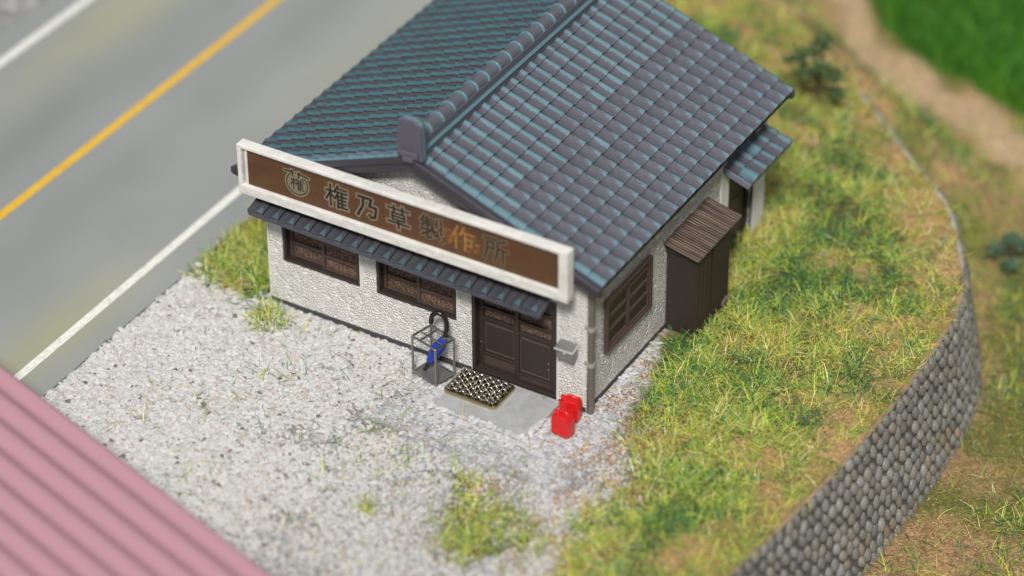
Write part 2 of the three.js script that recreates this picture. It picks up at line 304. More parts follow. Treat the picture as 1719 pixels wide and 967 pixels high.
function makeWindow(x0, x1, y0, y1, zf, deep, parentTurn) { // frame is the part; sashes and panes are its pieces
  const f = 0.055, fr = mesh('window', merge([
    rbox(x0, x1, y0, y0 + f, zf - deep, zf, 0.008), rbox(x0, x1, y1 - f, y1, zf - deep, zf, 0.008), rbox(x0, x0 + f, y0 + f, y1 - f, zf - deep, zf - 0.002, 0.008), rbox(x1 - f, x1, y0 + f, y1 - f, zf - deep, zf - 0.002, 0.008)]), parentTurn ? mat.brownLight : mat.brown, house);
  const mid = (x0 + x1) / 2;
  for (const [a, b, z] of [[x0 + f, mid + 0.03, zf - deep * 0.72], [mid - 0.03, x1 - f, zf - deep * 0.34]]) {
    const s = 0.06, parts = [rbox(a, a + s, y0 + f, y1 - f, z - 0.05, z, 0.008), rbox(b - s, b, y0 + f, y1 - f, z - 0.05, z, 0.008)], h = y1 - y0 - 2 * f;
    const ys = [0, 0.27, 0.56, 0.83].map((q) => y0 + f + q * h);
    ys.forEach((y, i) => parts.push(rbox(a + s, b - s, y, y + (i ? 0.07 : 0.035), z - 0.06, z - 0.001, 0.012)));
    mesh('sash', merge(parts), mat.brownLight, fr);
    for (let i = 0; i < 3; i++) mesh('pane', box(a + s, b - s, ys[i] + (i ? 0.07 : 0.035), ys[i + 1], z - (parentTurn ? 0.045 : 0.06), z - (parentTurn ? 0.03 : 0.045)), parentTurn ? mat.brown : mat.pane, fr);
  }
  if (parentTurn) { fr.rotation.y = Math.PI / 2; fr.position.x = 6; }
  return fr;
}
makeWindow(0.292, 1.791, WIN.y0, WIN.y1, -0.012, 0.17);
makeWindow(2.107, 3.618, WIN.y0, WIN.y1, -0.012, 0.17);
makeWindow(0.48, 1.96, 0.86, 1.86, 0.10, 0.075, true);
{ // sliding double door
  const [x0, x1, , y1] = DOOR, f = 0.06;
  const d = mesh('door', merge([rbox(x0, x0 + f, 0.03, y1, -0.2, -0.01, 0.006), rbox(x1 - f, x1, 0.03, y1, -0.2, -0.01, 0.006), box(x0 + f, x1 - f, y1 - f, y1, -0.2, -0.012), rbox(x0 + 0.004, x1 - 0.004, 0.03, 0.085, -0.2, -0.004, 0.006)]), mat.brown, house);
  const mid = (x0 + x1) / 2;
  for (const [a, b, z, low] of [[x0 + f, mid + 0.03, -0.135, 0.30], [mid - 0.03, x1 - f, -0.07, 0.19]]) {
    const s = 0.08, rails = [0.087, low, 1.0, 1.22, 1.5];
    const leaf = [rbox(a, a + s, 0.087, y1 - f, z - 0.05, z, 0.008), rbox(b - s, b, 0.087, y1 - f, z - 0.05, z, 0.008)];
    rails.forEach((y, i) => leaf.push(rbox(a + s, b - s, y, y + (i === 0 ? 0.05 : 0.055), z - 0.06, z - 0.001, 0.01)));
    leaf.push(rbox(a + s, b - s, low + 0.06, 1.0, z - 0.05, z - 0.022, 0.004));
    mesh('door_leaf', merge(leaf), mat.brown, d);
    mesh('moulding', merge([rbox(a + s + 0.04, b - s - 0.03, 0.915, 0.955, z - 0.03, z - 0.002, 0.01), rbox(a + s + 0.03, b - s - 0.02, low + 0.085, low + 0.12, z - 0.03, z - 0.002, 0.01), rbox(a + s + 0.025, a + s + 0.045, low + 0.12, 0.915, z - 0.03, z - 0.008, 0.006), rbox(b - s - 0.05, b - s - 0.03, low + 0.12, 0.915, z - 0.03, z - 0.008, 0.006)]), mat.brownLight, d);
    mesh('kick_panel', box(a + s, b - s, 0.137, low, z - 0.045, z - 0.02), mat.brownLight, d);
    for (const [p, q] of [[1.055, 1.22], [1.275, 1.5], [1.555, y1 - f]]) mesh('pane', box(a + s, b - s, p, q, z - 0.07, z - 0.052), mat.pane, d);
  }
  for (const [hx, hy, hz] of [[5.27, 0.62, -0.066], [5.27, 0.5, -0.066], [4.0, 0.55, -0.13]]) mesh('handle', ball(hx, hy, hz, 0.013), mat.mail, d);
  // side door
  const sd = mesh('side_door', merge([box(5.86, 5.93, 0.03, 1.92, -4.83, -4.752), box(5.86, 5.93, 0.03, 1.92, -5.698, -5.62), box(5.86, 5.93, 1.85, 1.92, -5.62, -4.83), rbox(5.84, 6.0, 0.0, 0.09, -5.695, -4.755, 0.008)]), mat.brown, house);
  mesh('door_leaf', merge([box(5.84, 5.88, 0.09, 1.85, -5.62, -4.83), rbox(5.86, 5.895, 0.2, 0.95, -5.54, -4.92, 0.01), rbox(5.86, 5.895, 1.05, 1.75, -5.54, -4.92, 0.01)]), mat.brown, sd);
}
// roof: boards below, then every tile
const roof = mesh('roof', (() => {
  const s = poly([[-OUT + 0.03, EAVE - 0.1], [3, RIDGE - 0.1], [6 + OUT - 0.03, EAVE - 0.1], [6 + OUT - 0.03, EAVE - 0.015], [3, RIDGE - 0.015], [-OUT + 0.03, EAVE - 0.015]]);
  const g = new THREE.ExtrudeGeometry(s, { depth: ZF - ZB - 0.06, bevelEnabled: false }); g.translate(0, 0, ZB + 0.03); return g;
})(), mat.under, house);
const NC = 23, NR = 12, CW = (ZF - ZB) / NC, CL = SL / NR;
{
  const g = tileGeo(CW - 0.002, CL + 0.05), all = [];
  for (const side of [1, -1]) for (let r = 0; r < NR; r++) for (let c = 0; c < NC; c++) {
    const d = (r + 0.0) * CL, z = ZF - (c + 0.5) * CW;
    const x = side > 0 ? 6 + OUT - d * Math.cos(TH) : -OUT + d * Math.cos(TH), y = EAVE + d * Math.sin(TH);
    const down = new THREE.Vector3(side * Math.cos(TH), -Math.sin(TH), 0), nor = new THREE.Vector3(side * Math.sin(TH), Math.cos(TH), 0), ac = new THREE.Vector3(0, 0, -side);
    const m = new THREE.Matrix4().makeBasis(ac, nor, down).setPosition(x, y, z);
    const kind = c === 0 && R() < 0.8 ? 'pale' : side < 0 ? 'thin' : R() < sstep(8.2, 5.0, r + RR(-0.6, 0.6)) ? 'wedge' : 'full';
    if (side < 0 && r === 0) m.scale(new THREE.Vector3(1, 0.5, 1));
    all.push({ m, mt: pick(tileMats[kind]), depth: new THREE.Vector3(x, y, z).distanceTo(camera.position) + (side < 0 ? 6 : 0) });
  }
  all.sort((a, b) => a.depth - b.depth);
  const rest = new Map();
  all.forEach((t, i) => {
    t.m.multiply(new THREE.Matrix4().makeRotationFromEuler(new THREE.Euler(RR(-0.008, 0.008), RR(-0.008, 0.008), RR(-0.012, 0.012)))).setPosition(new THREE.Vector3().setFromMatrixPosition(t.m).add(new THREE.Vector3(RR(-0.003, 0.003), RR(-0.002, 0.003), RR(-0.003, 0.003))));
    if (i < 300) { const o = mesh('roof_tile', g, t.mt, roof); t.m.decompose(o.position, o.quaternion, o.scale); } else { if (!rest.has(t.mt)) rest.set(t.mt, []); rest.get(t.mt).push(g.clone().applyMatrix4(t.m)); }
  });
  // the tiles past the first three hundred, joined
  const keys = [...rest.keys()], geos = keys.map((k) => mergeGeometries(rest.get(k)));
  const joined = mergeGeometries(geos, true);
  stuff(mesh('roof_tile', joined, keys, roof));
}
{ // bargeboards at both gables, ridge base, ridge tiles and the end ornament
  const vb = (z0, z1, name) => {
    const s = poly([[-OUT - 0.02, EAVE - 0.10], [-OUT - 0.02, EAVE + 0.015], [3, RIDGE + 0.02], [6 + OUT + 0.02, EAVE + 0.015], [6 + OUT + 0.02, EAVE - 0.10], [6 + OUT - 0.10, EAVE - 0.13], [3, RIDGE - 0.24], [-OUT + 0.10, EAVE - 0.13]]);
    const g = new THREE.ExtrudeGeometry(s, { depth: z1 - z0, bevelEnabled: true, bevelSize: 0.012, bevelThickness: 0.012, bevelSegments: 1 }); g.translate(0, 0, z0); mesh(name, metric(g), mat.verge, house);
  };
  vb(ZF - 0.10, ZF - 0.02, 'bargeboard'); vb(ZB + 0.02, ZB + 0.10, 'bargeboard');
  const vb2 = poly([[-OUT - 0.02, EAVE - 0.06], [-OUT - 0.02, EAVE + 0.03], [3, RIDGE + 0.03], [6 + OUT + 0.02, EAVE + 0.03], [6 + OUT + 0.02, EAVE - 0.06], [3, RIDGE - 0.07]]);
  const g2 = new THREE.ExtrudeGeometry(vb2, { depth: 0.03, bevelEnabled: true, bevelSize: 0.01, bevelThickness: 0.01, bevelSegments: 1 }); g2.translate(0, 0, ZF - 0.012); mesh('verge_moulding', metric(g2), mat.verge, house);
  const ridgeMat = M(lin(0.095, 0.09, 0.118), 0.4, { bumpMap: rep(grainBump, 2), bumpScale: 0.006 });
  const rb = mesh('ridge', merge([rbox(2.82, 3.18, RIDGE - 0.12, RIDGE + 0.1, ZB + 0.02, 0.2, 0.02), rbox(2.86, 3.14, RIDGE + 0.1, RIDGE + 0.25, ZB + 0.02, 0.2, 0.015)]), ridgeMat, house);
  const stripe = M(lin(0.10, 0.19, 0.225), 0.45);
  mesh('ridge_strip', merge([rbox(2.80, 3.20, RIDGE + 0.085, RIDGE + 0.12, ZB + 0.02, 0.2, 0.012)]), stripe, rb);
  const capPaint = dataTex(128, 128, (u, v) => { const n = fbm(u * 7, v * 9, 3) - 0.5; const t = clamp(sstep(0.30, 0.5, v + n * 0.3) + 0.4 * sstep(0.12, 0.0, v + n * 0.1), 0, 1); return mix3(MAUVE, TEAL, t).map((q) => q * (1 + 0.15 * n)); }, true);
  const capMat = M(0xffffff, 0.4, { map: capPaint });
  const cap = new THREE.LatheGeometry([[0.118, 0], [0.122, 0.27], [0.137, 0.285], [0.14, 0.315], [0.132, 0.34], [0.0, 0.345]].map((p) => new THREE.Vector2(...p)), 16, Math.PI / 2, Math.PI); cap.rotateX(Math.PI / 2);
  for (let i = 0; i < 19; i++) { const o = mesh('ridge_tile', cap, capMat, rb); o.position.set(3 + RR(-0.004, 0.004), RIDGE + 0.25 + RR(-0.003, 0.003), 0.2 - 0.345 - i * 0.345 + 0.0); }
  // end ornament: a rounded plaque with a moulded lower lip
  const on = new THREE.Shape(); on.moveTo(-0.21, 0); on.lineTo(-0.19, 0.52); on.quadraticCurveTo(-0.18, 0.64, -0.08, 0.66); on.lineTo(0.08, 0.66); on.quadraticCurveTo(0.18, 0.64, 0.19, 0.52); on.lineTo(0.21, 0); on.closePath();
  const og = new THREE.ExtrudeGeometry(on, { depth: 0.12, bevelEnabled: true, bevelSize: 0.025, bevelThickness: 0.025, bevelSegments: 2 }); og.translate(3.03, RIDGE + 0.03, 0.2);
  const or = mesh('ridge_end', metric(og), ridgeMat, house);
  const op = new THREE.ExtrudeGeometry(poly([[-0.225, 0.02], [-0.205, 0.54], [-0.19, 0.62], [-0.09, 0.685], [0.09, 0.685], [0.19, 0.62], [0.205, 0.54], [0.225, 0.02], [0.19, 0.02], [0.175, 0.52], [0.07, 0.65], [-0.07, 0.65], [-0.175, 0.52], [-0.19, 0.02]]), { depth: 0.06, bevelEnabled: true, bevelSize: 0.01, bevelThickness: 0.01, bevelSegments: 1 }); op.translate(3.03, RIDGE + 0.03, 0.235);
  mesh('ridge_end_rim', metric(op), stripe, or);
  mesh('ridge_end_lip', merge([rbox(2.85, 3.21, RIDGE + 0.05, RIDGE + 0.16, 0.34, 0.40, 0.03), rbox(2.93, 3.13, RIDGE - 0.02, RIDGE + 0.07, 0.33, 0.42, 0.03)]), ridgeMat, or);
}
function awning(name, n, w, rows, len, tilt, holder, tiles, lip, lipH = 0.1) { // local: x across, z outwards, y up; origin at the middle of the inner edge
  const total = n * w, out = rows * len;
  const aw = mesh(name, rbox(-total / 2 - 0.02, total / 2 + 0.02, -lipH - 0.01, 0.012, 0, out + 0.01, 0.02), M(lip, 0.5, { bumpMap: rep(grainBump, 3), bumpScale: 0.01 }), holder);
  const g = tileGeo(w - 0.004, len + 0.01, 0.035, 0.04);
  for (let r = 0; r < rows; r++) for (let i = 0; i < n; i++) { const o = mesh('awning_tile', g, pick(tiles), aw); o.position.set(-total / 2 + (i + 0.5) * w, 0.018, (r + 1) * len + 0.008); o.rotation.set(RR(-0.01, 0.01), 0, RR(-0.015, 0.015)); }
  aw.rotation.order = 'YXZ'; aw.rotation.x = tilt; return aw;
}
{
  const a = awning('awning', 18, 0.297, 2, 0.29, 0.33, house, tileMats.awn, lin(0.085, 0.09, 0.125)); a.position.set(2.74, 2.26, 0.0); a.rotation.z = -0.024;
  const b = awning('side_awning', 5, 0.3, 2, 0.28, 0.34, house, [...tileMats.full, ...tileMats.pale], lin(0.17, 0.185, 0.235)); b.position.set(6.0, 2.06, -5.25); b.rotation.y = Math.PI / 2;
}
{ // drain pipe on the front corner
  const p = mesh('drain_pipe', merge([rod([6.075, 0.02, 0.0], [6.075, 1.0, 0.0], 0.062, 12), rod([6.075, 1.0, 0.0], [6.075, 2.38, 0.0], 0.053, 12), tube([[6.075, 2.37, 0], [6.085, 2.5, 0], [6.16, 2.6, 0]], 0.055, 8, 10)]), mat.pipe, house);
  for (const y of [0.97, 1.66]) mesh('pipe_clamp', merge([(() => { const g = new THREE.CylinderGeometry(0.072, 0.072, 0.07, 14); g.translate(6.075, y, 0); return g; })(), rbox(5.96, 6.02, y - 0.03, y + 0.03, -0.03, 0.03, 0.01)]), mat.pipeClamp, p);
}

// ---------- shop sign ----------
{
  const s = thing('shop_sign', 'long brown shop sign with black characters in a chipped white frame above the front awning', 'sign');
  s.position.set(2.915, 2.47, 0.34);
  const W = 6.06, H = 0.875, D = 0.2, b = 0.085;
  const L = -W / 2, Rr = W / 2;
  mesh('frame', merge([rbox(L, Rr, H - 0.07, H, 0, D, 0.022, 3), rbox(L, Rr, -0.06, 0.12, 0, D, 0.022, 3), rbox(L, L + 0.085, 0.11, H - 0.06, 0, D - 0.001, 0.022, 3), rbox(Rr - 0.17, Rr, 0.11, H - 0.06, 0, D - 0.001, 0.022, 3),
    rbox(L + 0.12, L + 0.165, 0.12, H - 0.06, 0.02, D - 0.05, 0.01), box(L + 0.05, Rr - 0.05, 0.05, H - 0.05, 0.02, 0.08)]), mat.signFrame, s);
  const pw = W - 0.165 - 0.165, ph = H - 0.07 - 0.12, cw = 2048, ch = 240;
  const cv = document.createElement('canvas'); cv.width = cw; cv.height = ch; const c = cv.getContext('2d');
  c.fillStyle = 'rgb(88,60,34)'; c.fillRect(0, 0, cw, ch);
  for (let i = 0; i < 2600; i++) { const x = R() * cw, y = R() * ch, r = RR(6, 46), k = R(); c.fillStyle = k < 0.5 ? `rgba(104,68,30,${RR(0.02, 0.06)})` : `rgba(66,44,32,${RR(0.02, 0.06)})`; c.beginPath(); c.ellipse(x, y, r * 1.6, r, 0, 0, 7); c.fill(); }
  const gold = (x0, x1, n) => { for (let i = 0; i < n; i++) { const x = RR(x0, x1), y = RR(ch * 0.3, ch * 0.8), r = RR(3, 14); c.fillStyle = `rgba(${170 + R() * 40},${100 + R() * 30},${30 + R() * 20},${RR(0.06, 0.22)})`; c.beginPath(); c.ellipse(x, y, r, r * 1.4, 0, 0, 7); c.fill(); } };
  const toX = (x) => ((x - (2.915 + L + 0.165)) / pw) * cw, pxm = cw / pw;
  gold(toX(3.72), toX(4.34), 60);  // orange-gold glare around the worn characters, put into the sign colour
  const G = {
    ken: [[8, 32, 42, 32], [25, 6, 25, 95], [25, 36, 6, 70], [26, 42, 42, 60], [58, 4, 46, 22], [54, 15, 94, 15], [46, 29, 96, 29], [60, 30, 45, 58], [57, 46, 57, 96], [57, 46, 93, 46], [57, 61, 90, 61], [57, 76, 90, 76], [55, 92, 97, 92], [74, 33, 74, 92]],
    nai: [[12, 14, 68, 14, 58, 46, 88, 46, 82, 86, 66, 92, 58, 84], [34, 14, 30, 52, 8, 94]],
    kusa: [[6, 18, 94, 18], [32, 5, 32, 30], [68, 5, 68, 30], [24, 36, 76, 36, 76, 64, 24, 64, 24, 36], [24, 50, 76, 50], [6, 77, 94, 77], [50, 64, 50, 99]],
    sei: [[18, 3, 10, 18], [14, 14, 58, 14], [4, 27, 62, 27], [33, 3, 33, 52], [12, 50, 12, 38, 55, 38, 55, 50], [71, 8, 71, 40], [90, 3, 90, 48, 82, 46], [50, 50, 50, 58], [5, 60, 95, 60], [48, 60, 8, 86], [32, 74, 32, 95, 50, 88], [84, 66, 64, 78], [52, 62, 94, 97]],
    saku: [[30, 3, 6, 50], [22, 34, 22, 97], [54, 3, 40, 36], [46, 24, 95, 24], [60, 24, 60, 97], [60, 48, 90, 48], [60, 72, 90, 72]],
    sho: [[6, 10, 48, 10], [14, 24, 42, 24, 42, 48, 14, 48], [14, 24, 14, 60, 5, 93], [90, 6, 58, 16, 58, 50, 48, 93], [58, 44, 97, 44], [80, 44, 80, 97]],
  };
  c.lineCap = 'square'; c.lineJoin = 'round';
  const draw = (g, cx, size, passes, sy = 1) => {
    const x0 = toX(cx) - size / 2, y0 = ch / 2 - (size * sy) / 2 + 4;
    for (const [w, col] of passes) { c.lineWidth = w; c.strokeStyle = col; for (const s of g) { c.beginPath(); for (let i = 0; i < s.length; i += 2) { const X = x0 + (s[i] / 100) * size, Y = y0 + (s[i + 1] / 100) * size * sy; i ? c.lineTo(X, Y) : c.moveTo(X, Y); } c.stroke(); } }
  };
  const sz = 0.43 * pxm, OUTL = 'rgb(134,124,100)', INK = 'rgb(26,23,20)';
  draw(G.ken, 1.73, sz, [[30, OUTL], [14, INK]]);
  draw(G.nai, 2.31, sz, [[34, OUTL], [18, INK]]);
  draw(G.kusa, 2.88, sz, [[30, OUTL], [14, INK]]);
  draw(G.sei, 3.49, sz, [[28, 'rgb(112,96,72)'], [12, 'rgb(38,33,27)']]);
  draw(G.saku, 4.05, sz, [[20, 'rgb(112,72,34)'], [9, 'rgb(158,118,58)']]);  // glare on this character painted as gold strokes
  draw(G.sho, 4.64, sz, [[30, 'rgb(108,93,72)'], [14, 'rgb(44,38,31)']]);
  { // emblem: a ringed character under a grass crown
    const X = toX(0.99), Y = ch / 2 + 8, r = sz * 0.46;
    c.lineWidth = 24; c.strokeStyle = OUTL; c.beginPath(); c.ellipse(X, Y, r, r, 0, 0, 7); c.stroke();
    c.fillStyle = 'rgb(122,112,90)'; c.beginPath(); c.ellipse(X, Y, r, r, 0, 0, 7); c.fill();
    c.lineWidth = 7; c.strokeStyle = INK; c.beginPath(); c.ellipse(X, Y, r, r, 0, 0, 7); c.stroke();
    draw(G.ken, 0.99, sz * 0.62, [[7, INK]]);
    const cr = [[-2, 6, 34, 4], [30, -2, 32, 20], [60, 0, 58, 22], [58, 6, 102, 12]].map((s) => s.map((q, i) => (i % 2 ? q + 2 : q)));
    draw(cr, 0.99, sz, [[24, OUTL], [11, INK]]);
  }
  // worn flecks and gold glare on the lettering, both painted as colour
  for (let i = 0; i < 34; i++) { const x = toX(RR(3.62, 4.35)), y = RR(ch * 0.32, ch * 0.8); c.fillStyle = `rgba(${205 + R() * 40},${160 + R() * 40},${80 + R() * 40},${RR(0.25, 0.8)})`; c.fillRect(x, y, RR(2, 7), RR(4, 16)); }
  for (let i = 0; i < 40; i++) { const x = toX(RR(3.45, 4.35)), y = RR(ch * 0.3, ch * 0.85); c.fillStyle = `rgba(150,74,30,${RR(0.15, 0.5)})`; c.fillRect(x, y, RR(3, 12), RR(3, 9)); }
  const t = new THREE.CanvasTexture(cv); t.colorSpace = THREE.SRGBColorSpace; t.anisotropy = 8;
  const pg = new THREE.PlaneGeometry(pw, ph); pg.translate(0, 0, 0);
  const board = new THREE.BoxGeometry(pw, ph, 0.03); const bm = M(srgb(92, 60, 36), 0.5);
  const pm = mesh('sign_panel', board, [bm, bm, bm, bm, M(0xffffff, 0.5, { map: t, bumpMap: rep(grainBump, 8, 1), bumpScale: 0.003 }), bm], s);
  pm.position.set(0.0, 0.12 + ph / 2, 0.118);
}

// ---------- things by the door ----------
{
  const slab = mesh('door_step', rbox(3.74, 5.56, -0.1, 0.045, 0.016, 1.16, 0.02), mat.concrete); tag(slab, 'smooth grey concrete slab in front of the brown front door', 'doorstep');
  const m = thing('door_mat', 'shiny woven metal door mat lying on the concrete slab', 'door mat'); m.position.set(4.29, 0.047, 0.43); m.rotation.y = 0.0;
  const w = 0.96, h = 0.66;
  const sh = (W, H, r) => { const s = new THREE.Shape(); s.moveTo(-W / 2 + r, -H / 2); s.lineTo(W / 2 - r, -H / 2); s.quadraticCurveTo(W / 2, -H / 2, W / 2, -H / 2 + r); s.lineTo(W / 2, H / 2 - r); s.quadraticCurveTo(W / 2, H / 2, W / 2 - r, H / 2); s.lineTo(-W / 2 + r, H / 2); s.quadraticCurveTo(-W / 2, H / 2, -W / 2, H / 2 - r); s.lineTo(-W / 2, -H / 2 + r); s.quadraticCurveTo(-W / 2, -H / 2, -W / 2 + r, -H / 2); return s; };
  const base = new THREE.ExtrudeGeometry(sh(w, h, 0.09), { depth: 0.035, bevelEnabled: true, bevelSize: 0.012, bevelThickness: 0.01, bevelSegments: 2, curveSegments: 6 }); base.rotateX(-Math.PI / 2); base.translate(0, 0.01, 0);
  mesh('rim', base, mat.rim, m);
  const inner = new THREE.ExtrudeGeometry(sh(w - 0.06, h - 0.06, 0.07), { depth: 0.012, bevelEnabled: false, curveSegments: 6 }); inner.rotateX(-Math.PI / 2); inner.translate(0, 0.05, 0); mesh('mat_base', inner, mat.matBase, m);
  const nx = 12, nz = 8, dx = (w - 0.06) / nx, dz = (h - 0.06) / nz;
  for (let i = 0; i < nx; i++) { const x = -w / 2 + 0.03 + (i + 0.5) * dx, pts = []; for (let k = 0; k <= nz * 2; k++) pts.push([x, 0.062 - 0.010 * Math.sin((k / 2 + i + 0.5) * Math.PI), -h / 2 + 0.035 + (k / (nz * 2)) * (h - 0.07)]); mesh('wire', tube(pts, 0.014, nz * 4, 6), mat.wire, m); }
  for (let j = 0; j < nz; j++) { const z = -h / 2 + 0.03 + (j + 0.5) * dz, pts = []; for (let k = 0; k <= nx * 2; k++) pts.push([-w / 2 + 0.035 + (k / (nx * 2)) * (w - 0.07), 0.074 + 0.034 * Math.sin((k / 2 + j * 0.66) * Math.PI), z]); mesh('wire', tube(pts, 0.018, nx * 4, 6), mat.wire, m); }
}
{ // umbrella stand and umbrella
  const t = thing('umbrella_stand', 'open square umbrella stand of bent steel wire beside the front door', 'umbrella stand'); t.position.set(3.42, 0.02, 0.40); t.rotation.y = -0.25;
  const a = 0.265, b = 0.205, H = 0.73, r = 0.019;
  const ring = (y, rr = r) => merge([rod([-a, y, -b], [a, y, -b], rr), rod([a, y, -b], [a, y, b], rr), rod([a, y, b], [-a, y, b], rr), rod([-a, y, b], [-a, y, -b], rr), ...[[-a, -b], [a, -b], [a, b], [-a, b]].map(([x, z]) => ball(x, y, z, rr * 1.15))]);
  mesh('top_ring', ring(H), mat.steel, t);
  mesh('bottom_ring', ring(0.03), mat.steel, t);
  for (const [x, z] of [[-a, -b], [a, -b], [a, b], [-a, b]]) mesh('leg', rod([x, 0, z], [x, H, z], r), mat.steel, t);
  mesh('divider', merge([rod([-0.1, H - 0.005, -b], [-0.1, H - 0.005, b], r * 0.8), rod([-a, H - 0.008, 0.02], [a, H - 0.008, 0.02], r * 0.8)]), mat.steel, t);
  mesh('drip_tray', box(-a, a, 0.012, 0.028, -b, b), M(lin(0.2, 0.2, 0.2), 0.5, { metalness: 0.6 }), t);
  const u = thing('umbrella', 'closed blue umbrella with black crook handle leaning in the wire stand', 'umbrella'); u.position.set(3.25, 0.05, 0.42);
  const dir = new THREE.Vector3(0.285, 0.62, -0.13), T = (k) => [dir.x * k, dir.y * k, dir.z * k];
  const prof = [[0.0, 0], [0.035, 0.02], [0.04, 0.16], [0.055, 0.2], [0.085, 0.34], [0.1, 0.52], [0.095, 0.6], [0.07, 0.7], [0.035, 0.76], [0.0, 0.77]];
  const len = dir.length(), lg = new THREE.LatheGeometry(prof.slice(3).map((p) => new THREE.Vector2(p[0], p[1])), 20);
  { const p = lg.attributes.position; for (let i = 0; i < p.count; i++) { const an = Math.atan2(p.getZ(i), p.getX(i)), k = 1 + 0.1 * Math.cos(an * 6 + p.getY(i) * 5); p.setX(i, p.getX(i) * k); p.setZ(i, p.getZ(i) * k); } lg.computeVertexNormals(); }
  const q = new THREE.Quaternion().setFromUnitVectors(new THREE.Vector3(0, 1, 0), dir.clone().normalize());
  mesh('canopy', lg.applyQuaternion(q), mat.blue, u);
  const tip = new THREE.LatheGeometry([[0.0, 0], [0.03, 0.01], [0.042, 0.19], [0.06, 0.215]].map((p) => new THREE.Vector2(...p)), 12).applyQuaternion(q); mesh('tip', tip, mat.black, u);
  const d = dir.clone().normalize(), S = (k) => new THREE.Vector3(d.x * k, d.y * k, d.z * k), top = S(0.74);
  mesh('collar', rod(S(0.72).toArray(), S(0.8).toArray(), 0.045, 10), M(lin(0.25, 0.2, 0.06), 0.4, { metalness: 0.6 }), u);
  const up = top.toArray(), cr = [[0, 0, 0], [0.035, 0.14, -0.01], [0.04, 0.3, -0.015], [0.0, 0.42, -0.01], [-0.1, 0.47, 0.01], [-0.19, 0.40, 0.03], [-0.215, 0.26, 0.035]].map((p) => [up[0] + p[0], up[1] + p[1], up[2] + p[2]]);
  mesh('crook_handle', merge([tube(cr, 0.042, 40, 10), ball(...cr[6], 0.042), ball(...cr[0], 0.036)]), mat.black, u);
}
function can(x, z, turn, label) {
  const t = thing('fuel_can', label, 'fuel can', 'red fuel cans by the house corner'); t.position.set(x, 0.0, z); t.rotation.y = turn;
  const sh = poly([[-0.145, 0.02], [-0.13, 0], [0.13, 0], [0.145, 0.02], [0.145, 0.28], [0.11, 0.345], [-0.06, 0.345], [-0.145, 0.30]]);
  const g = new THREE.ExtrudeGeometry(sh, { depth: 0.16, bevelEnabled: true, bevelSize: 0.02, bevelThickness: 0.02, bevelSegments: 3 }); g.translate(0, 0.02, -0.08); mesh('body', g, mat.red, t);
  mesh('handle', tube([[-0.07, 0.35, 0], [-0.05, 0.42, 0], [0.03, 0.435, 0], [0.09, 0.41, 0], [0.1, 0.34, 0]], 0.027, 20, 8), mat.red, t);
  const sp = new THREE.CylinderGeometry(0.035, 0.042, 0.09, 12); sp.rotateZ(0.6); sp.translate(-0.115, 0.375, 0); mesh('spout', sp, mat.red, t);
  mesh('rib', merge([rbox(-0.1, 0.1, 0.07, 0.11, 0.095, 0.108, 0.006), rbox(-0.1, 0.1, 0.2, 0.24, 0.095, 0.108, 0.006)]), mat.red, t);
}
can(5.86, 0.26, 0.15, 'red plastic fuel can standing against the white front wall corner');
can(5.95, 0.66, -0.1, 'red plastic fuel can nearer the viewer, beside the slab edge');
{
  const t = thing('mailbox', 'small grey metal mailbox on the white wall right of the front door', 'mailbox'); t.position.set(5.70, 1.02, 0.013);
  mesh('body', rbox(-0.15, 0.15, 0, 0.2, 0, 0.17, 0.01), mat.mail, t);
  const lid = mesh('lid', rbox(-0.165, 0.165, 0, 0.018, 0, 0.21, 0.006), mat.mail, t); lid.position.set(0, 0.235, -0.0); lid.rotation.x = 0.16;
  mesh('lid_edge', merge([rbox(-0.168, 0.168, -0.012, 0.02, 0.2, 0.22, 0.006), rbox(0.15, 0.17, -0.012, 0.02, 0.0, 0.2, 0.006)]), mat.bright, lid);
  mesh('knob', ball(0.0, 0.14, 0.18, 0.018), mat.bright, t);
}
{ // storage cabinet
  const t = thing('storage_cabinet', 'dark brown wooden storage cabinet with sloping top against the right wall', 'cabinet'); t.position.set(6.02, 0, -3.14);
  mesh('body', rbox(0, 0.55, 0, 1.60, -0.57, 0.57, 0.02), mat.brown, t);
  const brushed = dataTex(64, 512, (u, v) => { const n = fbm(u * 2.5, v * 70, 3) * 0.6 + 0.4 * fbm(u * 5, v * 22, 2), k = sstep(0.42, 0.68, n); return mix3([0.29, 0.235, 0.215], [0.44, 0.375, 0.32], k); }, true);
  const ridges = dataTex(64, 512, (u, v) => fbm(u * 2.5, v * 60, 3) * 0.6 + 0.4 * Math.abs(Math.sin(v * 24 * Math.PI)));
  const wood = M(0xffffff, 0.5, { map: rep(brushed, 0.7), bumpMap: rep(ridges, 0.7), bumpScale: 0.03 });
  const top = mesh('top', rbox(-0.02, 0.645, 0, 0.06, -0.84, 0.68, 0.02), wood, t); top.position.set(0, 1.72, 0); top.rotation.z = -0.22;
  mesh('fascia', merge([rbox(0, 0.52, 1.55, 1.66, 0.565, 0.60, 0.012)]), mat.brown, t);
  for (let i = 0; i < 6; i++) mesh('door_slat', rbox(0.54, 0.565 + (i % 2) * 0.008, 0.04, 1.53, 0.5 - i * 0.075, 0.565 - i * 0.075, 0.008), mat.brown, t);
  mesh('door_panel', rbox(0.54, 0.575, 0.08, 1.52, -0.55, 0.03, 0.012), M(lin(0.028, 0.019, 0.016), 0.6), t);
  mesh('chipped_corner', (() => { const g = new THREE.IcosahedronGeometry(0.1, 1); g.scale(0.25, 0.9, 1.4); g.translate(0.575, 0.12, -0.46); return g; })(), M(lin(0.16, 0.12, 0.11), 0.8), t);
}

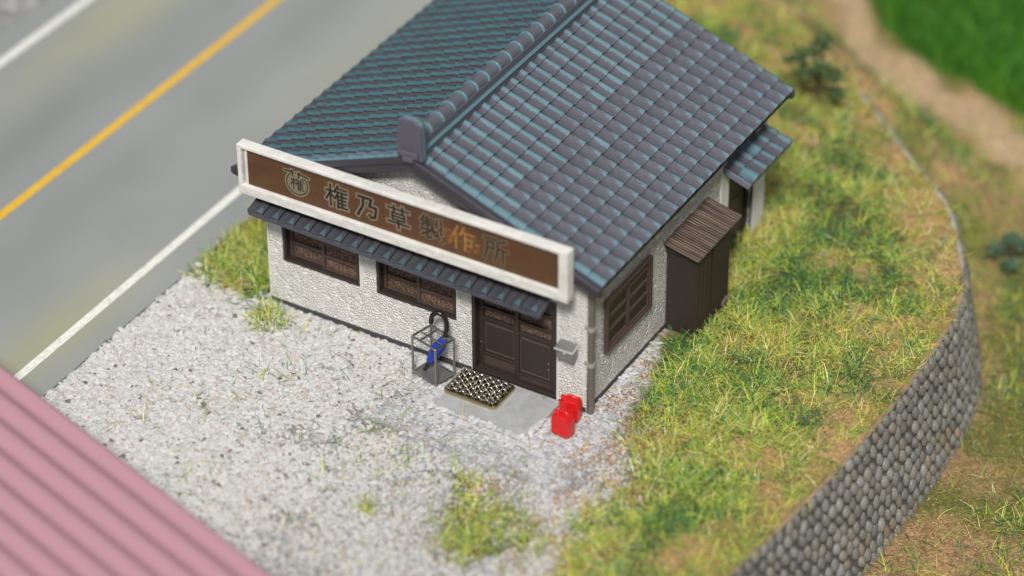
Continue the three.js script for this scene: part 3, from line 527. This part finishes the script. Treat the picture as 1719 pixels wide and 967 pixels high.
// ---------- pink corrugated shed in the foreground ----------
{
  const t = thing('corrugated_shed', 'pink corrugated metal roof filling the lower left foreground', 'shed');
  const y0 = 1.4, A = new THREE.Vector3(-1.44, y0, 5.14), B = new THREE.Vector3(4.85, y0, 7.08), d = B.clone().sub(A).normalize();
  t.position.set(A.x, 0, A.z); t.rotation.y = Math.atan2(-d.z, d.x);
  const pts = [], n = 110, wl = 0.415; for (let i = 0; i <= n; i++) { const z = (i / n) * 7; pts.push([z, 0.05 * Math.sin((z / wl) * 2 * Math.PI + 1.2)]); }
  const P = [], I = [], xs = [-6, 12]; for (const x of xs) for (const dy of [0, -0.04]) for (const [z, y] of pts) P.push(x, y0 + y + dy, z);
  const row = n + 1; for (let i = 0; i < n; i++) { I.push(i, i + 1, i + 2 * row, i + 1, i + 1 + 2 * row, i + 2 * row, i + row, i + 3 * row, i + 1 + row, i + 1 + row, i + 3 * row, i + 1 + 3 * row); for (const o of [0, 2 * row]) I.push(i + o, i + row + o, i + 1 + o, i + 1 + o, i + row + o, i + 1 + row + o); }
  for (const i of [0, n]) I.push(i, i + 2 * row, i + row, i + row, i + 2 * row, i + 3 * row);
  const g = new THREE.BufferGeometry(); g.setAttribute('position', new THREE.Float32BufferAttribute(P, 3)); g.setIndex(I); g.computeVertexNormals();
  mesh('roof', g, mat.pink, t); mesh('wall', box(-5.6, 11.6, 0, y0 - 0.1, 0.35, 6.6), mat.pinkWall, t);
}

// ---------- retaining wall of rounded stones ----------
{
  const w = thing('retaining_wall', 'curved grey retaining wall of rounded stones holding up the grassy yard', 'wall');
  const curve = new THREE.CatmullRomCurve3(wallX.filter(([z]) => z >= -10.9).map(([z, x]) => new THREE.Vector3(x, 0, z)));
  const N = 180, sp = curve.getSpacedPoints(N), total = curve.getLength(), batter = 0.42, HH = 2.2;
  const nrm = (k) => { const tg = curve.getTangentAt(clamp(k, 0, 1)); return new THREE.Vector3(-tg.z, 0, tg.x); };
  const sec = [[0.005, -0.02], [0.02 + batter, -HH], [-0.14, -HH]];
  const P = [], U = [], I = [];
  for (let s = 0; s < sec.length - 1; s++) for (let i = 0; i <= N; i++) { const m = nrm(i / N); for (const [o, y] of [sec[s], sec[s + 1]]) { P.push(sp[i].x + m.x * o, y + (y > 0 ? 0.02 * (vnoise(i * 0.7, s) - 0.5) : 0), sp[i].z + m.z * o); U.push((i / N) * total, y); } if (i < N) { const a = (s * (N + 1) + i) * 2; I.push(a, a + 1, a + 2, a + 1, a + 3, a + 2); } }
  const g = new THREE.BufferGeometry(); g.setAttribute('position', new THREE.Float32BufferAttribute(P, 3)); g.setAttribute('uv', new THREE.Float32BufferAttribute(U, 2)); g.setIndex(I); g.computeVertexNormals();
  const CP = [], CI = []; for (let i = 0; i <= N; i++) { const m = nrm(i / N), wob = 0.03 * (vnoise(i * 0.9, 3.3) - 0.5); for (const [o, y] of [[-0.08, -0.05], [-0.07, 0.015], [-0.02 + wob, 0.03], [0.02 + wob, -0.015]]) CP.push(sp[i].x + m.x * o, y + 0.03 * (vnoise(i * 0.6, o * 9 + 5) - 0.5), sp[i].z + m.z * o); if (i < N) for (let k = 0; k < 3; k++) { const a = i * 4 + k; CI.push(a, a + 4, a + 1, a + 1, a + 4, a + 5); } }
  const cg = new THREE.BufferGeometry(); cg.setAttribute('position', new THREE.Float32BufferAttribute(CP, 3)); cg.setAttribute('color', new THREE.Float32BufferAttribute(Array.from({ length: CP.length / 3 }, (_, i) => mix3([0.26, 0.19, 0.11], [0.36, 0.34, 0.285], sstep(-6, -7.5, CP[i * 3 + 2])).map((q) => q * (0.65 + 0.7 * vnoise(i * 0.37, 2.5)))).flat(), 3)); cg.setIndex(CI); cg.computeVertexNormals(); mesh('coping', cg, M(0xffffff, 0.85, { vertexColors: true }), w);
  mesh('backing', g, M(lin(0.10, 0.098, 0.092), 0.55, { bumpMap: rep(grainBump, 1.5), bumpScale: 0.02 }), w);
  const vars = []; for (let v = 0; v < 5; v++) { const s = new THREE.SphereGeometry(1, 9, 6); const p = s.attributes.position; for (let i = 0; i < p.count; i++) { const x = p.getX(i), y = p.getY(i), z = p.getZ(i), k = 1 + 0.16 * (vnoise(x * 1.3 + v * 7 + 20, y * 1.3 + z + 20) - 0.5); p.setXYZ(i, x * k * (1 - 0.14 * y), y * k, z * k); } s.computeVertexNormals(); vars.push(s); }
  const mats = [[0.175, 0.172, 0.16], [0.205, 0.20, 0.186], [0.15, 0.148, 0.14], [0.185, 0.173, 0.148], [0.21, 0.172, 0.125]].map((c) => M(lin(...c), 0.28, { bumpMap: rep(grainBump, 0.8), bumpScale: 0.012 }));
  const list = [], rows = 10, dv = 0.222, du = 0.222;
  for (let r = 0; r < rows; r++) for (let i = 0; i < Math.floor(total / du); i++) {
    const s = (i + 0.5 + (r % 2) * 0.5 + r * 0.12 + RR(-0.13, 0.13)) * du, k = s / total; if (k > 0.995) continue;
    const v = 0.1 + r * dv + RR(-0.03, 0.03), c = curve.getPointAt(k), m = nrm(k), o = 0.02 + batter * (v / HH);
    const up = new THREE.Vector3(-m.x * batter, HH, -m.z * batter).normalize(), face = new THREE.Vector3().crossVectors(new THREE.Vector3().crossVectors(up, m).normalize(), up).normalize();
    if (face.dot(m) < 0) face.negate();
    const side = new THREE.Vector3().crossVectors(up, face);
    const mm = new THREE.Matrix4().makeBasis(side, up, face).multiply(new THREE.Matrix4().makeRotationZ(RR(-0.6, 0.35))).scale(new THREE.Vector3(RR(0.074, 0.104), RR(0.1, 0.138), RR(0.05, 0.095))).setPosition(c.x + m.x * o, -v, c.z + m.z * o);
    const vis = (face.dot(new THREE.Vector3(24.5, 29.9, 33.4).sub(c).normalize()) > 0.05) && c.z < 2.6;
    list.push({ mm, g: pick(vars), mt: pick(r > 6 ? mats : mats.slice(0, 4)), key: (vis ? 0 : 1000) + Math.abs(c.z + 1) });
  }
  list.sort((a, b) => a.key - b.key); const rest = new Map();
  list.forEach((e, i) => { if (i < 300) { const o = mesh('stone', e.g, e.mt, w); e.mm.decompose(o.position, o.quaternion, o.scale); } else { if (!rest.has(e.mt)) rest.set(e.mt, []); rest.get(e.mt).push(e.g.clone().applyMatrix4(e.mm)); } });
  const ks = [...rest.keys()]; stuff(mesh('stone', mergeGeometries(ks.map((k) => mergeGeometries(rest.get(k))), true), ks, w));
}

// ---------- loose gravel, crumbs and grass (uncountable) ----------
const dummy = new THREE.Object3D();
function scatter(name, label, geos, mt, items, cat) { // items: {p, r (Euler), s (Vector3), c}
  const grp = new THREE.Group(); grp.name = numbered(name); grp.userData = { label, kind: 'stuff', category: cat }; scene.add(grp);
  geos.forEach((g, v) => {
    const mine = items.filter((_, i) => i % geos.length === v); if (!mine.length) return;
    const im = new THREE.InstancedMesh(g, mt, mine.length); im.name = name + '_mass'; im.userData.kind = 'stuff'; im.castShadow = im.receiveShadow = true;
    mine.forEach((it, i) => { dummy.position.copy(it.p); dummy.rotation.copy(it.r); dummy.scale.copy(it.s); dummy.updateMatrix(); im.setMatrixAt(i, dummy.matrix); im.setColorAt(i, it.c); });
    grp.add(im);
  });
  return grp;
}
const V = (x, y, z) => new THREE.Vector3(x, y, z);
const pebbles = [0, 1, 2, 3].map((v) => { const g = new THREE.IcosahedronGeometry(1, 0); const p = g.attributes.position, seen = {}; for (let i = 0; i < p.count; i++) { const k = [p.getX(i), p.getY(i), p.getZ(i)].map((q) => q.toFixed(3)).join(); const f = seen[k] ??= RR(0.72, 1.2); p.setXYZ(i, p.getX(i) * f, p.getY(i) * f, p.getZ(i) * f); } g.computeVertexNormals(); return g; });
const freeSpot = (x, z) => !inHouse(x, z, 0.02) && !onSlab(x, z) && !inCabinet(x, z);
{
  const it = [];
  for (let i = 0; i < 75000; i++) {
    const x = RR(-1.62, 8.2), z = RR(-0.2, 7.2); if (!freeSpot(x, z)) continue;
    const g = grassAmount(x, z); if (R() < g * 0.93) continue;
    const near = sstep(5.5, 0, x) , n = fbm(x * 1.1 + 7, z * 1.1, 3); if (R() > 0.25 + 0.75 * sstep(0.3, 0.55, n + 0.25 * near)) continue;
    const sdist = Math.hypot(Math.max(0, 3.6 - x, x - 6.4), Math.max(0, z - 1.5)); if (sdist < 0.5 && R() < 0.8) continue;
    const s = (0.015 + 0.032 * Math.pow(R(), 1.5)) * lerp(0.6, 1.35, near), k = Math.pow(R(), 0.5), tone = R();
    const c = tone < 0.9 ? lin(0.42 + 0.15 * k, 0.418 + 0.148 * k, 0.413 + 0.147 * k) : tone < 0.97 ? lin(0.44, 0.39, 0.34) : tone < 0.985 ? lin(0.5, 0.4, 0.37) : lin(0.16, 0.14, 0.13);
    it.push({ p: V(x, plateY(x, z) + s * 0.18, z), r: new THREE.Euler(RR(-0.6, 0.6), RR(0, 6), RR(-0.6, 0.6)), s: V(s * RR(1.0, 1.7), s * RR(0.4, 0.75), s * RR(0.8, 1.2)), c });
  }
  scatter('gravel', 'pale grey crushed gravel covering the yard in front of the house', pebbles, M(0xffffff, 0.9, { flatShading: true }), it, 'gravel');
  const far = []; for (let i = 0; i < 3000; i++) { const x = RR(-12.5, -9.27), z = RR(-12, -2), s = RR(0.04, 0.11), k = RR(0.2, 0.4); far.push({ p: V(x, 0.0 + s * 0.2, z), r: new THREE.Euler(RR(0, 6), RR(0, 6), RR(0, 6)), s: V(s * 1.3, s * 0.8, s), c: lin(k, k, k * 1.02) }); }
  scatter('ballast', 'blurred grey ballast stones beyond the far edge of the road', pebbles, M(0xffffff, 0.9), far, 'ballast');
}
{ // white plaster crust daubed along the step and the house corner
  const it = [];
  for (let i = 0; i < 620; i++) {
    const t = R(), e = R(), o = RR(-0.04, 0.16) + 0.12 * (fbm(t * 9, e * 3, 2) - 0.5); let x, z;
    if (e < 0.45) { x = lerp(3.75, 5.56, t); z = 1.15 + o; } else if (e < 0.68) { x = 5.56 + o; z = lerp(0.4, 1.2, t); } else if (e < 0.85) { x = 3.75 - o; z = lerp(0.5, 1.15, t); } else { x = 6.05 + Math.abs(o); z = lerp(0.1, -2.3, t); }
    const s = RR(0.012, 0.05), k = RR(0.44, 0.58); it.push({ p: V(x, onSlab(x, z) && x > 3.74 && x < 5.56 && z < 1.16 ? 0.045 : plateY(x, z) + 0.02, z), r: new THREE.Euler(RR(-0.3, 0.3), RR(0, 6), RR(-0.3, 0.3)), s: V(s * 1.7, s * 0.28, s), c: lin(k, k, k * 1.02) });
  }
  scatter('plaster_crust', 'rough white plaster crust along the edges of the concrete door slab', pebbles, M(0xffffff, 0.85), it, 'plaster');
}
{ // crumbs of soil, turf and litter
  const it = [], low = [];
  const cols = [[0.52, 0.33, 0.13], [0.60, 0.41, 0.20], [0.30, 0.17, 0.06], [0.28, 0.28, 0.06], [0.16, 0.2, 0.04], [0.46, 0.33, 0.18], [0.38, 0.19, 0.06]];
  for (let i = 0; i < 60000; i++) {
    const x = RR(-1.6, 10.05), z = RR(-14, 5.5); if (x > edgeX(z) + 0.02 || !freeSpot(x, z)) continue;
    const g = grassAmount(x, z); if (R() > 0.022 + g * (0.35 + 0.65 * bare(x, z))) continue;
    const s = 0.008 + 0.018 * R() * R(), c = pick(cols), k = RR(0.75, 1.2);
    it.push({ p: V(x, plateY(x, z) + s * 0.4, z), r: new THREE.Euler(RR(0, 6), RR(0, 6), 0), s: V(s, s * 0.8, s), c: lin(c[0] * k, c[1] * k, c[2] * k) });
  }
  const litter = [[0.5, 0.3, 0.08], [0.42, 0.2, 0.06], [0.3, 0.22, 0.12], [0.62, 0.5, 0.16], [0.55, 0.36, 0.3], [0.1, 0.08, 0.06]];
  for (let i = 0; i < 6500; i++) {
    const x = RR(-1.2, 7.6), z = RR(0.2, 5.6); if (!freeSpot(x, z) || R() > sstep(0.42, 0.75, fbm(x * 1.6 + 60, z * 1.6 + 3, 3)) * 0.8 + 0.06) continue;
    const s = 0.007 + 0.02 * R() * R(), c = pick(litter); it.push({ p: V(x, plateY(x, z) + 0.02, z), r: new THREE.Euler(RR(0, 6), RR(0, 6), 0), s: V(s, s * 0.7, s), c: lin(...c) });
  }
  for (let i = 0; i < 9000; i++) {
    const x = RR(5.6, 8.2), z = RR(-2.4, 4.5), d = gx(z) - x; if (!freeSpot(x, z) || R() > sstep(1.15, 0.1, Math.abs(d - 0.15) + (fbm(x * 2.5 + 14, z * 2.5, 3) - 0.45) * 2.6)) continue;
    const s = 0.007 + 0.016 * R() * R(), c = pick([[0.42, 0.2, 0.06], [0.34, 0.15, 0.05], [0.5, 0.3, 0.12], [0.25, 0.12, 0.05]]); it.push({ p: V(x, plateY(x, z) + 0.015, z), r: new THREE.Euler(RR(0, 6), RR(0, 6), 0), s: V(s * 1.5, s * 0.7, s), c: lin(...c) });
  }
  for (let i = 0; i < 30000; i++) {
    const x = RR(9.5, 16), z = RR(-14, 3); if (x < edgeX(z) + 0.42 || fieldMask(x, z) > 0.3) continue;
    const s = 0.008 + 0.02 * R() * R(), c = pick(cols), k = RR(0.5, 0.85); low.push({ p: V(x, lowY(x, z) + s * 0.4, z), r: new THREE.Euler(RR(0, 6), RR(0, 6), 0), s: V(s, s * 0.8, s), c: lin(c[0] * k, c[1] * k, c[2] * k) });
  }
  scatter('soil_crumb', 'brown and mossy soil crumbs scattered over the raised yard', pebbles.slice(0, 2), M(0xffffff, 0.95), it, 'soil');
  scatter('soil_crumb', 'brown soil crumbs on the low ground below the stone wall', pebbles.slice(0, 2), M(0xffffff, 0.95), low, 'soil');
}
function bladeGeo(bend, twist) { // unit-length three-sided tapering blade, bending over towards +x
  const n = 5, P = [], I = [];
  for (let i = 0; i <= n; i++) { const t = i / n, a = bend * t, r = (1 - 0.75 * t), x = bend ? (1 - Math.cos(a)) / bend : 0, y = bend ? Math.sin(a) / bend : t, zz = twist * t * t; for (let k = 0; k < 3; k++) { const q = (k / 3) * 6.283; P.push(x + 0.5 * r * Math.cos(q) * 0.05, y, zz + 0.5 * r * Math.sin(q) * 0.05); } }
  for (let i = 0; i < n; i++) for (let k = 0; k < 3; k++) { const a = i * 3 + k, b = i * 3 + ((k + 1) % 3); I.push(a, a + 3, b, b, a + 3, b + 3); }
  const g = new THREE.BufferGeometry(); g.setAttribute('position', new THREE.Float32BufferAttribute(P, 3)); g.setIndex(I); g.computeVertexNormals(); return g;
}
const blades = [bladeGeo(0.15, 0.04), bladeGeo(0.45, -0.08), bladeGeo(0.9, 0.1), bladeGeo(0.3, 0.12)];
const bladeMat = M(0xffffff, 0.55);
const GREENS = [[0.055, 0.15, 0.05], [0.10, 0.23, 0.06], [0.17, 0.30, 0.05], [0.30, 0.40, 0.05], [0.46, 0.50, 0.07], [0.55, 0.52, 0.17], [0.60, 0.60, 0.34], [0.05, 0.17, 0.10], [0.035, 0.08, 0.035], [0.40, 0.28, 0.10]];
function bladeColor(x, z, bias) {
  const n = fbm(x * 1.4 + 31, z * 1.4 + 5, 3), k = clamp((n - 0.5) * 1.2 + 0.52 + bias + RR(-0.5, 0.5), 0, 0.999);
  const order = [8, 0, 7, 1, 2, 1, 2, 2, 3, 3, 4, 4, 4, 5, 6, 9], c = GREENS[order[Math.floor(k * order.length)]], v = RR(1.15, 1.9); return lin(c[0] * v, c[1] * v, c[2] * v);
}
{
  const it = [], low = [], field = [];
  for (let i = 0; i < 340000; i++) {
    const x = RR(-1.6, 10.08), z = RR(-14.5, 5.5); if (x > edgeX(z) - 0.06 || !freeSpot(x, z)) continue;
    const g = grassAmount(x, z), b = bare(x, z), clump = sstep(0.28, 0.6, fbm(x * 4 + 2, z * 4, 2));
    if (R() > (g * g + (g < 0.2 && z > 0 && x > -0.5 ? 0.006 + 0.035 * sstep(0.48, 0.7, fbm(x * 1.5 + 80, z * 1.5, 3)) : 0)) * (1 - 0.8 * b) * (0.25 + 0.75 * clump)) continue;
    if (z < -6.4 && R() < 0.5) continue;
    const L = RR(0.12, 0.36) * lerp(0.8, 1.1, clump), flat = Math.pow(R(), 0.6) * 1.4;
    it.push({ p: V(x, plateY(x, z) - 0.01, z), r: new THREE.Euler(0, RR(0, 6.283), -flat, 'YXZ'), s: V(L * RR(0.9, 1.3), L, L * RR(0.9, 1.3)), c: bladeColor(x, z, 0.0) });
  }
  for (let i = 0; i < 80000; i++) {
    const x = RR(-1, 16), z = RR(-19, 3.5), e = edgeX(Math.max(z, -15.5)); if (x < e + (z > -10 ? 0.46 : 0.1) || fieldMask(x, z) > 0.5) continue;
    const n = fbm(x * 0.8 + 50, z * 0.8 + 3, 4), cl = sstep(0.3, 0.62, n) * (1 - pathMask(x, z) * 0.97) * (0.35 + 0.65 * sstep(0.3, 0.6, fbm(x * 4, z * 4, 2))); if (R() > cl + 0.05) continue;
    const L = RR(0.12, 0.36), flat = Math.pow(R(), 0.8) * 1.3;
    low.push({ p: V(x, lowY(x, z) - 0.01, z), r: new THREE.Euler(0, RR(0, 6.283), -flat, 'YXZ'), s: V(L * 1.1, L, L * 1.1), c: bladeColor(x, z, -0.16) });
  }
  for (let i = 0; i < 60000; i++) {
    const x = RR(0, 14), z = RR(-27, -12); if (R() > fieldMask(x, z)) continue;
    const L = RR(0.45, 0.85), v = RR(0.7, 1.25), c = pick([[0.03, 0.15, 0.012], [0.05, 0.22, 0.018], [0.08, 0.29, 0.022], [0.14, 0.34, 0.03]]);
    field.push({ p: V(x, lowY(x, z) - 0.01, z), r: new THREE.Euler(0, RR(0, 6.283), -RR(0, 0.3), 'YXZ'), s: V(L * 1.4, L, L * 1.4), c: lin(c[0] * v, c[1] * v, c[2] * v) });
  }
  scatter('yard_grass', 'tangled yellow-green and dark green grass on the raised yard round the house', blades, bladeMat, it, 'grass');
  scatter('bank_grass', 'sparse mossy grass on the low ground below the stone wall', blades, bladeMat, low, 'grass');
  scatter('field_grass', 'deep green upright crop grass beyond the dirt path', blades.slice(0, 2), bladeMat, field, 'grass');
}
function tuft(x, z, n, spread, label, h = 0.3) {
  const geos = []; for (let i = 0; i < n; i++) { const g = pick(blades).clone(), L = RR(0.5, 1.1) * h; g.applyMatrix4(new THREE.Matrix4().compose(V(RR(-spread, spread), 0, RR(-spread, spread)), new THREE.Quaternion().setFromEuler(new THREE.Euler(0, RR(0, 6.28), -RR(0.1, 1.0), 'YXZ')), V(L * 1.1, L, L * 1.1)));
    const c = bladeColor(i * 0.3, i * 0.1, 0.12), a = new Float32Array(g.attributes.position.count * 3); for (let k = 0; k < a.length; k += 3) a.set([c.r, c.g, c.b], k); g.setAttribute('color', new THREE.BufferAttribute(a, 3)); geos.push(g); }
  const m = mesh('grass_tuft', mergeGeometries(geos), M(0xffffff, 0.55, { vertexColors: true })); m.position.set(x, onSlab(x, z) ? 0.04 : plateY(x, z), z); tag(m, label, 'grass tuft');
}
tuft(4.36, 3.78, 46, 0.12, 'small bright green grass tuft alone on the gravel below the door mat');
tuft(0.42, 0.62, 70, 0.22, 'green grass tuft on the gravel at the left front corner of the house', 0.38);
tuft(5.28, 0.10, 14, 0.05, 'tiny green weed at the foot of the brown front door', 0.1);
function shrub(x, y, z, h, label, cols, clumps) {
  const t = thing('shrub', label, 'shrub'); t.position.set(x, y, z);
  const st = [rod([0, 0, 0], [0, h * 0.5, 0], 0.035, 6)], geos = [];
  for (const [cx, cy, cz, r] of clumps) {
    st.push(tube([[0, h * 0.3, 0], [cx * 0.4, (h * 0.3 + cy) / 2 + 0.05, cz * 0.4], [cx, cy, cz]], 0.02, 6, 5));
    for (let i = 0; i < 100; i++) { const g = new THREE.IcosahedronGeometry(1, 0); const a = RR(0, 6.28), b = Math.acos(RR(-1, 1)), q = r * Math.pow(R(), 0.6) * RR(0.6, 1.5), s = RR(0.018, 0.042); g.scale(s * 1.6, s * 0.5, s); g.rotateX(RR(0, 6)); g.rotateY(RR(0, 6)); g.translate(cx + q * Math.sin(b) * Math.cos(a), cy + q * 0.7 * Math.cos(b), cz + q * Math.sin(b) * Math.sin(a));
      const c = pick(cols), v = RR(0.7, 1.3), n = g.attributes.position.count, arr = new Float32Array(n * 3); for (let k = 0; k < n; k++) arr.set([c[0] * v, c[1] * v, c[2] * v], k * 3); g.setAttribute('color', new THREE.BufferAttribute(arr, 3)); geos.push(g); }
  }
  mesh('stem', merge(st), M(lin(0.08, 0.06, 0.04), 0.8), t); mesh('foliage', mergeGeometries(geos), M(0xffffff, 0.6, { vertexColors: true }), t);
}
shrub(5.25, 0, -9.85, 1.5, 'dark green branching shrub on the grass behind the house', [[0.06, 0.11, 0.035], [0.04, 0.08, 0.03], [0.09, 0.13, 0.045]], [[-0.42, 1.0, 0.1, 0.24], [-0.2, 1.15, 0.0, 0.16], [0.0, 1.4, -0.1, 0.2], [-0.25, 0.75, 0.1, 0.15], [0.32, 0.85, 0.05, 0.22], [0.1, 1.05, 0.2, 0.15], [0.4, 0.55, 0.1, 0.14]]);
shrub(9.2, LOW, -9.9, 0.6, 'low blue-green shrub on the low ground at the right edge', [[0.07, 0.14, 0.08], [0.05, 0.10, 0.06], [0.11, 0.17, 0.10]], [[-0.25, 0.35, 0.1, 0.2], [0.2, 0.5, -0.1, 0.22], [0.1, 0.25, 0.3, 0.18], [-0.05, 0.6, 0, 0.15]]);

renderer.render(scene, camera);
